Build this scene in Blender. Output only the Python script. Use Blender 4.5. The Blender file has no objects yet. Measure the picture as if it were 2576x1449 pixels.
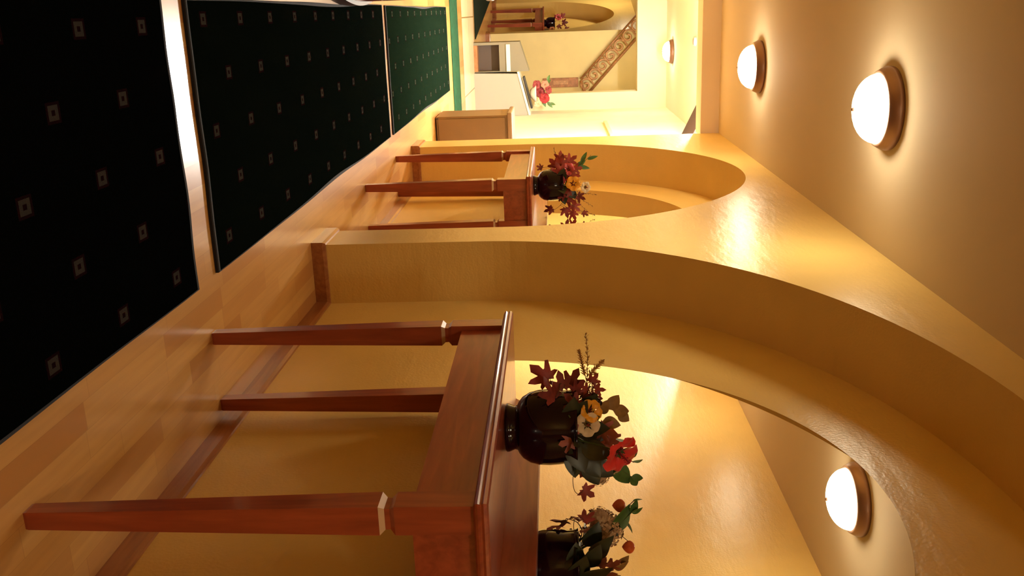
import bpy, math, random
from mathutils import Vector, Matrix
R = random.Random(7)
sc = bpy.context.scene
col = sc.collection
PI = math.pi
COLL = col

# ------------------------------------------------------------------ materials
def new_mat(name):
    m = bpy.data.materials.new(name); m.use_nodes = True
    nt = m.node_tree
    return m, nt, nt.nodes['Principled BSDF']

def plain(name, c, rough=.5, metal=0, spec=.5, coat=0, noise=0, nscale=20, bump=0, bscale=120, sub=None):
    m, nt, b = new_mat(name)
    b.inputs['Base Color'].default_value = (*c, 1)
    b.inputs['Roughness'].default_value = rough
    b.inputs['Metallic'].default_value = metal
    b.inputs['Specular IOR Level'].default_value = spec
    b.inputs['Coat Weight'].default_value = coat
    if noise or bump:
        tc = nt.nodes.new('ShaderNodeTexCoord')
    if noise:
        n = nt.nodes.new('ShaderNodeTexNoise'); n.inputs['Scale'].default_value = nscale; n.inputs['Detail'].default_value = 4
        nt.links.new(tc.outputs['Object'], n.inputs['Vector'])
        r = nt.nodes.new('ShaderNodeValToRGB')
        r.color_ramp.elements[0].position = .3; r.color_ramp.elements[1].position = .7
        r.color_ramp.elements[0].color = (*[x * (1 - noise) for x in c], 1)
        r.color_ramp.elements[1].color = (*[min(1, x * (1 + noise)) for x in c], 1)
        nt.links.new(n.outputs['Fac'], r.inputs['Fac']); nt.links.new(r.outputs['Color'], b.inputs['Base Color'])
    if bump:
        n2 = nt.nodes.new('ShaderNodeTexNoise'); n2.inputs['Scale'].default_value = bscale; n2.inputs['Detail'].default_value = 3
        nt.links.new(tc.outputs['Object'], n2.inputs['Vector'])
        bp = nt.nodes.new('ShaderNodeBump'); bp.inputs['Strength'].default_value = bump; bp.inputs['Distance'].default_value = .01
        nt.links.new(n2.outputs['Fac'], bp.inputs['Height']); nt.links.new(bp.outputs['Normal'], b.inputs['Normal'])
    return m

def emit(name, c, s):
    m, nt, b = new_mat(name)
    b.inputs['Base Color'].default_value = (.9, .88, .82, 1)
    b.inputs['Emission Color'].default_value = (*c, 1)
    b.inputs['Emission Strength'].default_value = s
    b.inputs['Roughness'].default_value = .2
    return m

def math_node(nt, op, a, b=None, c=None):
    n = nt.nodes.new('ShaderNodeMath'); n.operation = op
    for i, v in enumerate((a, b, c)):
        if v is None: continue
        if isinstance(v, (int, float)): n.inputs[i].default_value = v
        else: nt.links.new(v, n.inputs[i])
    return n.outputs[0]

def mix_col(nt, f, a, b):
    n = nt.nodes.new('ShaderNodeMix'); n.data_type = 'RGBA'
    for k, v in ((0, f), (6, a), (7, b)):
        if isinstance(v, (int, float)): n.inputs[k].default_value = v
        elif isinstance(v, tuple): n.inputs[k].default_value = (*v, 1)
        else: nt.links.new(v, n.inputs[k])
    return n.outputs[2]

def floor_wood():
    m, nt, b = new_mat('oak_parquet')
    tc = nt.nodes.new('ShaderNodeTexCoord'); sx = nt.nodes.new('ShaderNodeSeparateXYZ')
    nt.links.new(tc.outputs['Object'], sx.inputs[0])
    x, y = sx.outputs[0], sx.outputs[1]
    W, Lb = .068, .46
    xr = math_node(nt, 'DIVIDE', x, W); row = math_node(nt, 'FLOOR', xr)
    wn = nt.nodes.new('ShaderNodeTexWhiteNoise'); wn.noise_dimensions = '1D'; nt.links.new(row, wn.inputs['W'])
    yo = math_node(nt, 'MULTIPLY_ADD', wn.outputs['Value'], 7.3, math_node(nt, 'DIVIDE', y, Lb))
    cell = math_node(nt, 'FLOOR', yo)
    cv = nt.nodes.new('ShaderNodeCombineXYZ'); nt.links.new(row, cv.inputs[0]); nt.links.new(cell, cv.inputs[1])
    w2 = nt.nodes.new('ShaderNodeTexWhiteNoise'); w2.noise_dimensions = '2D'; nt.links.new(cv.outputs[0], w2.inputs['Vector'])
    ramp = nt.nodes.new('ShaderNodeValToRGB'); cr = ramp.color_ramp
    cr.elements[0].position = 0; cr.elements[0].color = (.44, .19, .052, 1)
    cr.elements[1].position = 1; cr.elements[1].color = (.62, .355, .115, 1)
    e = cr.elements.new(.3); e.color = (.55, .29, .088, 1)
    nt.links.new(w2.outputs['Value'], ramp.inputs['Fac'])
    mp = nt.nodes.new('ShaderNodeMapping'); mp.inputs['Scale'].default_value = (55, 3, 1); nt.links.new(tc.outputs['Object'], mp.inputs['Vector'])
    gr = nt.nodes.new('ShaderNodeTexNoise'); gr.inputs['Scale'].default_value = 1; gr.inputs['Detail'].default_value = 5
    nt.links.new(mp.outputs['Vector'], gr.inputs['Vector'])
    gf = nt.nodes.new('ShaderNodeMapRange'); gf.inputs[1].default_value = .3; gf.inputs[2].default_value = .75; gf.inputs[3].default_value = 0; gf.inputs[4].default_value = .45
    nt.links.new(gr.outputs['Fac'], gf.inputs[0])
    c1 = mix_col(nt, gf.outputs[0], ramp.outputs['Color'], (.40, .20, .06))
    fx = math_node(nt, 'FRACT', xr); fy = math_node(nt, 'FRACT', yo)
    j = math_node(nt, 'MAXIMUM', math_node(nt, 'LESS_THAN', fx, .018), math_node(nt, 'LESS_THAN', fy, .004))
    c2 = mix_col(nt, math_node(nt, 'MULTIPLY', j, .35), c1, (.22, .10, .03))
    nt.links.new(c2, b.inputs['Base Color'])
    b.inputs['Roughness'].default_value = .3
    b.inputs['Coat Weight'].default_value = .35; b.inputs['Coat Roughness'].default_value = .12
    return m

def table_wood(name='cherry_wood', dark=(.24, .040, .016), light=(.40, .080, .030), axis=(4, 4, 40)):
    m, nt, b = new_mat(name)
    tc = nt.nodes.new('ShaderNodeTexCoord'); mp = nt.nodes.new('ShaderNodeMapping')
    mp.inputs['Scale'].default_value = axis; nt.links.new(tc.outputs['Object'], mp.inputs['Vector'])
    n = nt.nodes.new('ShaderNodeTexNoise'); n.inputs['Scale'].default_value = 1.5; n.inputs['Detail'].default_value = 6; n.inputs['Distortion'].default_value = .6
    nt.links.new(mp.outputs['Vector'], n.inputs['Vector'])
    r = nt.nodes.new('ShaderNodeValToRGB'); r.color_ramp.elements[0].position = .3; r.color_ramp.elements[1].position = .72
    r.color_ramp.elements[0].color = (*dark, 1); r.color_ramp.elements[1].color = (*light, 1)
    nt.links.new(n.outputs['Fac'], r.inputs['Fac']); nt.links.new(r.outputs['Color'], b.inputs['Base Color'])
    b.inputs['Roughness'].default_value = .32; b.inputs['Coat Weight'].default_value = .4; b.inputs['Coat Roughness'].default_value = .1
    return m

def rug_mat(name, x0, y0, px, py, base, motif):
    """dark pile with a staggered lattice of small hollow pale rectangles, each in a faint red surround"""
    m, nt, b = new_mat(name)
    tc = nt.nodes.new('ShaderNodeTexCoord'); sx = nt.nodes.new('ShaderNodeSeparateXYZ')
    nt.links.new(tc.outputs['Object'], sx.inputs[0])
    def lattice(ox, oy):
        fx = math_node(nt, 'ABSOLUTE', math_node(nt, 'SUBTRACT', math_node(nt, 'FRACT', math_node(nt, 'ADD', math_node(nt, 'DIVIDE', math_node(nt, 'SUBTRACT', sx.outputs[0], ox), px), .5)), .5))
        fy = math_node(nt, 'ABSOLUTE', math_node(nt, 'SUBTRACT', math_node(nt, 'FRACT', math_node(nt, 'ADD', math_node(nt, 'DIVIDE', math_node(nt, 'SUBTRACT', sx.outputs[1], oy), py), .5)), .5))
        return math_node(nt, 'MAXIMUM', math_node(nt, 'DIVIDE', math_node(nt, 'MULTIPLY', fx, px), .0165), math_node(nt, 'DIVIDE', math_node(nt, 'MULTIPLY', fy, py), .021))
    d = math_node(nt, 'MINIMUM', lattice(x0, y0), lattice(x0 + px / 2, y0 + py / 2))
    n = nt.nodes.new('ShaderNodeTexNoise'); n.inputs['Scale'].default_value = 260; nt.links.new(tc.outputs['Object'], n.inputs['Vector'])
    n2 = nt.nodes.new('ShaderNodeTexNoise'); n2.inputs['Scale'].default_value = 9; n2.inputs['Detail'].default_value = 4; nt.links.new(tc.outputs['Object'], n2.inputs['Vector'])
    dark = tuple(x * .55 for x in base)
    c = mix_col(nt, n.outputs['Fac'], dark, tuple(x * 1.45 for x in base))
    c = mix_col(nt, math_node(nt, 'MULTIPLY', n2.outputs['Fac'], .35), c, dark)
    c = mix_col(nt, math_node(nt, 'LESS_THAN', d, 1.4), c, (.010, .0032, .004))
    ring = math_node(nt, 'MULTIPLY', math_node(nt, 'LESS_THAN', d, 1.0), math_node(nt, 'GREATER_THAN', d, .36))
    c = mix_col(nt, ring, c, motif)
    nt.links.new(c, b.inputs['Base Color'])
    b.inputs['Roughness'].default_value = 1; b.inputs['Specular IOR Level'].default_value = .0
    b.inputs['Sheen Weight'].default_value = 0
    bp = nt.nodes.new('ShaderNodeBump'); bp.inputs['Strength'].default_value = .6; bp.inputs['Distance'].default_value = .004
    nt.links.new(n.outputs['Fac'], bp.inputs['Height']); nt.links.new(bp.outputs['Normal'], b.inputs['Normal'])
    return m

def tile_mat():
    m, nt, b = new_mat('pale_floor_tile')
    tc = nt.nodes.new('ShaderNodeTexCoord'); sx = nt.nodes.new('ShaderNodeSeparateXYZ'); nt.links.new(tc.outputs['Object'], sx.inputs[0])
    fx = math_node(nt, 'FRACT', math_node(nt, 'DIVIDE', math_node(nt, 'SUBTRACT', sx.outputs[0], .05), .93))
    fy = math_node(nt, 'FRACT', math_node(nt, 'DIVIDE', math_node(nt, 'SUBTRACT', sx.outputs[1], 11.6), .9))
    j = math_node(nt, 'MAXIMUM', math_node(nt, 'LESS_THAN', fx, .016), math_node(nt, 'LESS_THAN', fy, .01))
    nt.links.new(mix_col(nt, j, (.80, .70, .50), (.32, .22, .10)), b.inputs['Base Color'])
    b.inputs['Roughness'].default_value = .25
    return m

def plaster(name, c, rough, bump, spec=.4):
    """polished plaster: soft cloudy tone, a finely pitted and slightly wavy glaze"""
    m, nt, b = new_mat(name)
    tc = nt.nodes.new('ShaderNodeTexCoord')
    n = nt.nodes.new('ShaderNodeTexNoise'); n.inputs['Scale'].default_value = 3.5; n.inputs['Detail'].default_value = 5; nt.links.new(tc.outputs['Object'], n.inputs['Vector'])
    r = nt.nodes.new('ShaderNodeValToRGB'); r.color_ramp.elements[0].position = .25; r.color_ramp.elements[1].position = .75
    r.color_ramp.elements[0].color = (*[x * .94 for x in c], 1); r.color_ramp.elements[1].color = (*[min(1, x * 1.05) for x in c], 1)
    nt.links.new(n.outputs['Fac'], r.inputs['Fac']); nt.links.new(r.outputs['Color'], b.inputs['Base Color'])
    n1 = nt.nodes.new('ShaderNodeTexNoise'); n1.inputs['Scale'].default_value = 110; n1.inputs['Detail'].default_value = 2; nt.links.new(tc.outputs['Object'], n1.inputs['Vector'])
    mp = nt.nodes.new('ShaderNodeMapping'); mp.inputs['Scale'].default_value = (9, 6, 22); nt.links.new(tc.outputs['Object'], mp.inputs['Vector'])
    n2 = nt.nodes.new('ShaderNodeTexNoise'); n2.inputs['Scale'].default_value = 1; n2.inputs['Detail'].default_value = 2; nt.links.new(mp.outputs['Vector'], n2.inputs['Vector'])
    hgt = math_node(nt, 'MULTIPLY_ADD', n1.outputs['Fac'], .36, n2.outputs['Fac'])
    bp = nt.nodes.new('ShaderNodeBump'); bp.inputs['Strength'].default_value = bump; bp.inputs['Distance'].default_value = .006
    nt.links.new(hgt, bp.inputs['Height']); nt.links.new(bp.outputs['Normal'], b.inputs['Normal'])
    b.inputs['Roughness'].default_value = rough; b.inputs['Specular IOR Level'].default_value = spec
    return m

M = {}
LAMP = (1.0, .87, .61)
M['wall'] = plaster('yellow_plaster', (.73, .51, .165), .33, .36)
M['lobby_wall'] = plaster('pale_yellow_plaster', (.86, .76, .48), .5, .15)
M['bright_wall'] = plaster('white_plaster', (.88, .85, .76), .6, .1)
M['far_wall'] = plaster('straw_plaster', (.82, .68, .33), .6, .1)
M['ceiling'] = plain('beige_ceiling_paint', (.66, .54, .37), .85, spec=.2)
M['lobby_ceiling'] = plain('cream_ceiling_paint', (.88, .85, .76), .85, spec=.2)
M['header'] = plain('rose_beige_paint', (.72, .58, .43), .8, spec=.2)
M['floor'] = floor_wood()
M['tile'] = tile_mat()
M['base'] = table_wood('oak_skirting', (.25, .080, .025), (.40, .155, .050), (30, 2.5, 30))
M['table'] = table_wood('cherry_long_grain', axis=(30, 3, 30))
M['leg'] = table_wood('cherry_upright_grain', axis=(30, 30, 3))
M['groove'] = plain('painted_bevel_highlight', (.62, .42, .26), .35)  # pale colour paints a highlight on the upper bevel of the leg neck
M['rug'] = rug_mat('green_black_pile', .006, 2.16, .34, .34, (.0018, .0021, .0020), (.034, .029, .025))
M['rug_second'] = rug_mat('green_black_pile_long', -.008, 2.955, .34, .356, (.0024, .0038, .0028), (.030, .028, .023))
M['rug_third'] = rug_mat('dark_green_pile', -.008, 6.50, .34, .356, (.0046, .0098, .0056), (.030, .040, .028))
M['rug_far'] = plain('dark_green_carpet', (.010, .018, .012), 1, spec=.05, noise=.3, nscale=40)
M['mat_green'] = plain('bright_green_matting', (.011, .052, .026), .95, spec=.1, noise=.35, nscale=14)
M['binding'] = plain('rug_binding', (.010, .010, .015), .9, noise=.2, nscale=200)
M['mirror'] = plain('silvered_glass', (.93, .93, .90), 0.0, metal=1)
M['mirror_edge'] = plain('mirror_edge', (.05, .045, .03), .3)
M['bronze'] = plain('brushed_bronze', (.30, .17, .12), .35, metal=.65)
M['dome'] = emit('lit_opal_glass', LAMP, 62)
M['fill_dome_near'] = emit('near_fill_glass', LAMP, 130)  # stronger glow for the added lamp behind the camera
M['dome_hall'] = emit('lit_opal_glass_hall', (1, .86, .56), 170)
M['fill_dome_lobby'] = emit('lobby_fill_glass', (1, .96, .88), 1000)  # very strong glow for the added, hidden lobby lamps
M['dome_far'] = emit('lit_opal_glass_far', (1, .90, .60), 60)
M['vase'] = plain('aubergine_glaze', (.012, .0022, .0075), 0.08, spec=.27, noise=.3, nscale=8)
M['stem'] = plain('brown_stem', (.09, .035, .02), .6)
M['stem_green'] = plain('green_stem', (.08, .12, .03), .6)
M['maple'] = plain('red_maple_leaf', (.31, .040, .030), .55, noise=.35, nscale=35)
M['maple_dark'] = plain('dark_maple_leaf', (.20, .028, .026), .55, noise=.35, nscale=35)
M['mauve'] = plain('dusty_rose_leaf', (.34, .105, .085), .6, noise=.25, nscale=35)
M['olive'] = plain('olive_brown_leaf', (.30, .17, .045), .6, noise=.3, nscale=40)
M['green'] = plain('mid_green_leaf', (.065, .16, .03), .45, noise=.3, nscale=30)
M['green_dark'] = plain('dark_green_leaf', (.028, .038, .018), .4, noise=.3, nscale=30)
M['heather'] = plain('ochre_heather', (.50, .27, .08), .7, noise=.3, nscale=60)
M['red'] = plain('scarlet_petal', (.72, .035, .030), .5, noise=.2, nscale=25)
M['red_deep'] = plain('crimson_petal', (.42, .022, .03), .5, noise=.2, nscale=25)
M['pink'] = plain('rose_pink_petal', (.52, .055, .06), .5, noise=.2, nscale=25)
M['peach'] = plain('peach_petal', (.85, .42, .28), .5, noise=.2, nscale=25)
M['rose_dusk'] = plain('dusky_rose_petal', (.26, .035, .04), .6)
M['rose_deep'] = plain('deep_rose_petal', (.18, .010, .016), .6)
M['rose_bright'] = plain('bright_rose_petal', (.33, .015, .022), .6)
M['rose_peach'] = plain('soft_peach_petal', (.48, .22, .15), .6)
M['yellow'] = plain('golden_petal', (.85, .40, .025), .5, noise=.15, nscale=25)
M['cream'] = plain('cream_petal', (.72, .60, .40), .6, noise=.15, nscale=25)
M['hydr'] = plain('buff_hydrangea', (.58, .40, .24), .7, noise=.2, nscale=50)
M['orange'] = plain('orange_lantern', (.72, .13, .025), .5, noise=.25, nscale=40)
M['berry'] = plain('black_berry', (.02, .008, .01), .25)
M['pollen'] = plain('yellow_pollen', (.8, .5, .05), .6)
M['throat'] = plain('dark_throat', (.28, .012, .02), .5)
M['cab'] = plain('tan_cabinet_laminate', (.125, .064, .023), .5, noise=.06, nscale=6)
M['cab_edge'] = plain('brown_cabinet_edge', (.16, .09, .048), .45)
M['black'] = plain('black_plastic', (.012, .011, .012), .4)
M['counter'] = plain('pale_grey_counter', (.37, .36, .32), .5)
M['desk'] = plain('greige_desk_panel', (.22, .20, .14), .5)
M['desk_dark'] = plain('dark_desk_recess', (.09, .06, .045), .5)
M['white'] = plain('white_edge', (.85, .82, .74), .4)
M['brown'] = plain('dark_brown_timber', (.032, .010, .006), .5, noise=.2, nscale=9)
M['plaque'] = plain('brown_carved_plaque', (.40, .17, .07), .5, noise=.35, nscale=18)
M['rail'] = plain('carved_brown_wood', (.36, .16, .06), .45, noise=.25, nscale=20)
M['carve'] = plain('pinkish_carved_wood', (.50, .26, .12), .5, noise=.3, nscale=30)

# ------------------------------------------------------------------ mesh helper
class MB:
    def __init__(s): s.v = []; s.f = []; s.mi = []
    def add(s, vs, fs, mi=0):
        b = len(s.v); s.v += [tuple(p) for p in vs]; s.f += [tuple(i + b for i in f) for f in fs]; s.mi += [mi] * len(fs); return s
    def box(s, x0, x1, y0, y1, z0, z1, mi=0):
        v = [(x0, y0, z0), (x1, y0, z0), (x1, y1, z0), (x0, y1, z0), (x0, y0, z1), (x1, y0, z1), (x1, y1, z1), (x0, y1, z1)]
        return s.add(v, [(0, 3, 2, 1), (4, 5, 6, 7), (0, 1, 5, 4), (1, 2, 6, 5), (2, 3, 7, 6), (3, 0, 4, 7)], mi)
    def rings(s, rings, caps=True, mi=0, close=True):
        n = len(rings[0]); vs = [p for r in rings for p in r]; fs = []
        for i in range(len(rings) - 1):
            for j in range(n if close else n - 1):
                k = (j + 1) % n
                fs.append((i * n + j, i * n + k, (i + 1) * n + k, (i + 1) * n + j))
        if caps: fs += [tuple(range(n))[::-1], tuple((len(rings) - 1) * n + j for j in range(n))]
        return s.add(vs, fs, mi)
    def lathe(s, prof, c=(0, 0, 0), n=40, caps=True, mi=0):
        return s.rings([[(c[0] + r * math.cos(2 * PI * j / n), c[1] + r * math.sin(2 * PI * j / n), c[2] + z) for j in range(n)] for r, z in prof], caps, mi)
    def tube(s, pts, r, n=8, mi=0, taper=1.0):
        pts = [Vector(p) for p in pts]; rings = []
        for i, p in enumerate(pts):
            t = (pts[min(i + 1, len(pts) - 1)] - pts[max(i - 1, 0)]).normalized()
            a = t.orthogonal().normalized() if i == 0 else (a - t * a.dot(t)).normalized()
            b = t.cross(a); rr = r * (1 + (taper - 1) * i / max(1, len(pts) - 1))
            rings.append([p + a * rr * math.cos(2 * PI * j / n) + b * rr * math.sin(2 * PI * j / n) for j in range(n)])
        return s.rings(rings, True, mi)
    def ball(s, c, r, n=10, m=7, mi=0, sq=(1, 1, 1)):
        return s.rings([[(c[0] + sq[0] * r * math.sin(PI * i / m) * math.cos(2 * PI * j / n), c[1] + sq[1] * r * math.sin(PI * i / m) * math.sin(2 * PI * j / n), c[2] - sq[2] * r * math.cos(PI * i / m)) for j in range(n)]
                        for i in [.04] + list(range(1, m)) + [m - .04]], True, mi)
    def build(s, name, mats, parent=None, smooth=False, bevel=0, loc=None):
        me = bpy.data.meshes.new(name); me.from_pydata(s.v, [], s.f); me.validate()
        if not isinstance(mats, (list, tuple)): mats = [mats]
        for m in mats: me.materials.append(M[m])
        if len(mats) > 1 and len(me.polygons) == len(s.mi):
            for p, k in zip(me.polygons, s.mi): p.material_index = k
        if smooth:
            for p in me.polygons: p.use_smooth = True
        import bmesh
        bm = bmesh.new(); bm.from_mesh(me); bmesh.ops.recalc_face_normals(bm, faces=bm.faces); bm.to_mesh(me); bm.free()
        o = bpy.data.objects.new(name, me); COLL.objects.link(o)
        if parent: o.parent = parent
        if loc: o.location = loc
        if bevel:
            md = o.modifiers.new('bevel', 'BEVEL'); md.width = bevel; md.segments = 2; md.limit_method = 'ANGLE'; md.angle_limit = .7
        return o

def tag(o, label, cat, group=None, kind=None):
    o['label'] = label; o['category'] = cat
    if group: o['group'] = group
    if kind: o['kind'] = kind
    return o
def struct(o, label=None):
    o['kind'] = 'structure'
    if label: o['label'] = label
    return o
def empty(name, loc, rz=0):
    e = bpy.data.objects.new(name, None); COLL.objects.link(e); e.location = loc; e.rotation_euler = (0, 0, rz); e.empty_display_size = .1
    return e
def copy_tree(o, parent=None):
    c = o.copy(); COLL.objects.link(c); c.parent = parent
    for ch in list(o.children): copy_tree(ch, c)
    return c

# ------------------------------------------------------------------ dimensions
XW, XB, XL, H = .959, 1.229, -.272, 2.345       # front of arcade wall, back of its niches, opposite wall, ceiling
XM = 1.222                                      # mirror face
YE = 7.38                                       # end of this corridor
HL = 2.66                                       # lobby ceiling
N1 = (2.044, 1.939, .727, 1.494)                # niche: centre y, half width, springing, rise
N2 = (5.649, 1.392, .845, 1.344)

def arcade(name, xf, xb, ya, yb, niches, h, mat, loc=None, rz=0):
    """a plaster wall along y, recessed by round-headed niches down to the floor"""
    m = MB(); cur = ya
    def quad(a, b, c, d): m.add([a, b, c, d], [(0, 1, 2, 3)])
    for (yc, a, zc, b) in niches:
        y0, y1 = yc - a, yc + a
        quad((xf, cur, 0), (xf, y0, 0), (xf, y0, h), (xf, cur, h))
        n = 64
        curve = [(yc - a * math.cos(PI * i / n), zc + b * math.sin(PI * i / n)) for i in range(n + 1)]
        for (p, q) in zip(curve, curve[1:]):
            quad((xf, p[0], p[1]), (xf, q[0], q[1]), (xf, q[0], h), (xf, p[0], h))
            quad((xf, p[0], p[1]), (xb, p[0], p[1]), (xb, q[0], q[1]), (xf, q[0], q[1]))
            quad((xb, p[0], 0), (xb, q[0], 0), (xb, q[0], q[1]), (xb, p[0], p[1]))
        quad((xf, y0, 0), (xb, y0, 0), (xb, y0, zc), (xf, y0, zc)); quad((xf, y1, 0), (xb, y1, 0), (xb, y1, zc), (xf, y1, zc))
        cur = y1
    quad((xf, cur, 0), (xf, yb, 0), (xf, yb, h), (xf, cur, h))
    # ends, top and the far side, so that the wall is a solid
    xo = xb + .15
    quad((xf, ya, 0), (xo, ya, 0), (xo, ya, h), (xf, ya, h)); quad((xf, yb, 0), (xo, yb, 0), (xo, yb, h), (xf, yb, h))
    quad((xo, ya, 0), (xo, yb, 0), (xo, yb, h), (xo, ya, h)); quad((xf, ya, h), (xf, yb, h), (xo, yb, h), (xo, ya, h))
    import bmesh
    o = m.build(name, mat)
    bm = bmesh.new(); bm.from_mesh(o.data); bmesh.ops.remove_doubles(bm, verts=bm.verts, dist=1e-5)
    bmesh.ops.recalc_face_normals(bm, faces=bm.faces); bm.to_mesh(o.data); bm.free()
    if loc: o.location = loc; o.rotation_euler = (0, 0, rz)
    return struct(o)

def skirting(name, path, h, t, mat, loc=None, rz=0):
    """a board that follows the foot of the wall; path runs with the room on its left"""
    m = MB(); P = [Vector((x, y)) for x, y in path]; off = []
    for i, p in enumerate(P):
        ds = []
        if i > 0: ds.append((p - P[i - 1]).normalized())
        if i < len(P) - 1: ds.append((P[i + 1] - p).normalized())
        ns = [Vector((-d.y, d.x)) for d in ds]
        n = sum(ns, Vector((0, 0)))
        n = n / n.length
        off.append(p + n * (t / max(.3, n.dot(ns[0]))))
    rings = []
    for p, q in zip(P, off):
        c = p + (q - p) * .55
        rings.append([(p.x, p.y, 0), (q.x, q.y, 0), (q.x, q.y, h * .78), (c.x, c.y, h * .97), (p.x, p.y, h)])
    m.rings(rings)
    o = m.build(name, mat)
    if loc: o.location = loc; o.rotation_euler = (0, 0, rz)
    return struct(o)

# ------------------------------------------------------------------ the setting
struct(MB().box(-.4, 1.6, -3.1, 11.6, -.08, 0).build('floor', 'floor'), 'honey coloured wooden strip floor')
struct(MB().box(-3, 3.2, 11.6, 13.3, -.08, .0).build('floor_lobby', 'tile'), 'pale tiled floor before the reception counter')
struct(MB().box(-4, 3.2, 13.3, 26, -.08, .0).build('floor_far', 'floor'), 'wooden floor of the distant hallway')
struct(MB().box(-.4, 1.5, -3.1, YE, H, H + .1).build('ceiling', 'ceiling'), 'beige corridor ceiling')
arcade('wall_right', XW, XB, -3.1, YE, [N1, N2], H, 'wall')['label'] = 'yellow plaster wall with two round-headed niches'
struct(MB().box(XL - .1, XL, -3.1, 13.3, 0, HL).build('wall_left', 'wall'), 'plain yellow wall seen in the mirrors')
struct(MB().box(-.4, 1.5, -3.2, -3.1, 0, H).build('wall_back', 'wall'))
def niche_path(n, xf, xb): return [(xf, n[0] - n[1]), (xb, n[0] - n[1]), (xb, n[0] + n[1]), (xf, n[0] + n[1])]
path = [(XW, -3.1)] + niche_path(N1, XW, XB) + niche_path(N2, XW, XB) + [(XW, YE)]
skirting('baseboard_right', path, .064, .013, 'base')
skirting('baseboard_left', [(XL, 11.6), (XL, -3.1)], .064, .013, 'base')
struct(MB().box(XL, XW + .02, YE, YE + .25, 2.205, H + .4).build('trim_1', 'header', bevel=.004), 'beige beam across the end of the corridor ceiling')

# lobby past the corridor
struct(MB().box(1.38, 1.5, YE - .02, 15.7, 0, HL).build('wall_lobby', 'bright_wall'), 'brightly lit wall of the lobby')
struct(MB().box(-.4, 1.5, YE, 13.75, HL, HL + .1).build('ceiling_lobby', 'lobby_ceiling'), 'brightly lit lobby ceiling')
struct(MB().box(1.145, 1.38, 13.6, 13.85, 0, 2.255).build('wall_pier', 'lobby_wall'), 'pale yellow pier beside the opening behind the counter')
struct(MB().box(-3, 1.38, 13.6, 13.85, 2.255, HL + .05).build('trim_2', 'lobby_wall'), 'pale yellow lintel above the opening behind the counter')
struct(MB().box(1.352, 1.38, 10.5, 11.9, 1.69, 1.735).build('trim_3', 'lobby_wall', bevel=.004), 'thin pale ledge on the bright lobby wall')
m = MB(); m.rings([[(.93, y, HL - .002), (1.378, y, 2.44), (1.378, y, HL - .002)] for y in (9.75, 10.35)])
struct(m.build('trim_4', 'brown'), 'dark brown timber corner under the lobby ceiling')
struct(MB().box(.345, 1.38, 15.6, 15.72, 0, 2.5).build('wall_far', 'far_wall'), 'yellow wall behind the reception counter')
struct(MB().box(-4, 1.5, 13.85, 22, 2.47, 2.57).build('ceiling_far', 'far_wall'))
struct(MB().box(-4, 2, 21.5, 21.6, 0, 2.6).build('wall_end', 'lobby_wall'))
struct(MB().box(-4, -3.9, 13.3, 21.5, 0, 2.6).build('wall_far_left', 'lobby_wall'))
FO, FR = (.345, 15.62, 0), math.radians(13.9)       # the distant arcade turns away to the left
N3 = (1.05, .95, .80, 1.32)
arcade('wall_far_arcade', 0, .27, 0, 5.5, [N3], 2.47, 'wall', FO, FR)['label'] = 'distant yellow wall with one round-headed niche'
skirting('baseboard_far', [(0, .0)] + niche_path(N3, 0, .27) + [(0, 5.5)], .075, .015, 'base', FO, FR)
skirting('baseboard_end', [(.345, 15.6), (1.38, 15.6)][::-1], .08, .015, 'base')

# ------------------------------------------------------------------ mirrors in the niches
def mirror(yc, a, zc, b, zb, x, label, loc=None, rz=0):
    m = MB(); n = 96
    prof = [(yc - a, zb)] + [(yc - a * math.cos(PI * i / n), zc + b * math.sin(PI * i / n)) for i in range(n + 1)] + [(yc + a, zb)]
    k = len(prof)
    m.add([(x, y, z) for y, z in prof], [tuple(range(k))], 0)
    m.add([(x + .006, y, z) for y, z in prof], [tuple(range(k))], 1)
    for i in range(k):
        j = (i + 1) % k; p, q = prof[i], prof[j]
        m.add([(x, *p), (x, *q), (x + .006, *q), (x + .006, *p)], [(0, 1, 2, 3)], 1)
    o = m.build('wall_mirror', ['mirror', 'mirror_edge'])
    if loc: o.location = loc; o.rotation_euler = (0, 0, rz)
    return tag(o, label, 'mirror', 'arched mirrors in the wall niches')
mirror(2.178, 1.035, .826, 1.085, .84, XM, 'large arched frameless mirror above the table in the biggest niche')
mirror(5.60, 1.035, .83, 1.06, .84, XM, 'arched mirror in the middle niche, mostly hidden by the niche edge')

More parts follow.
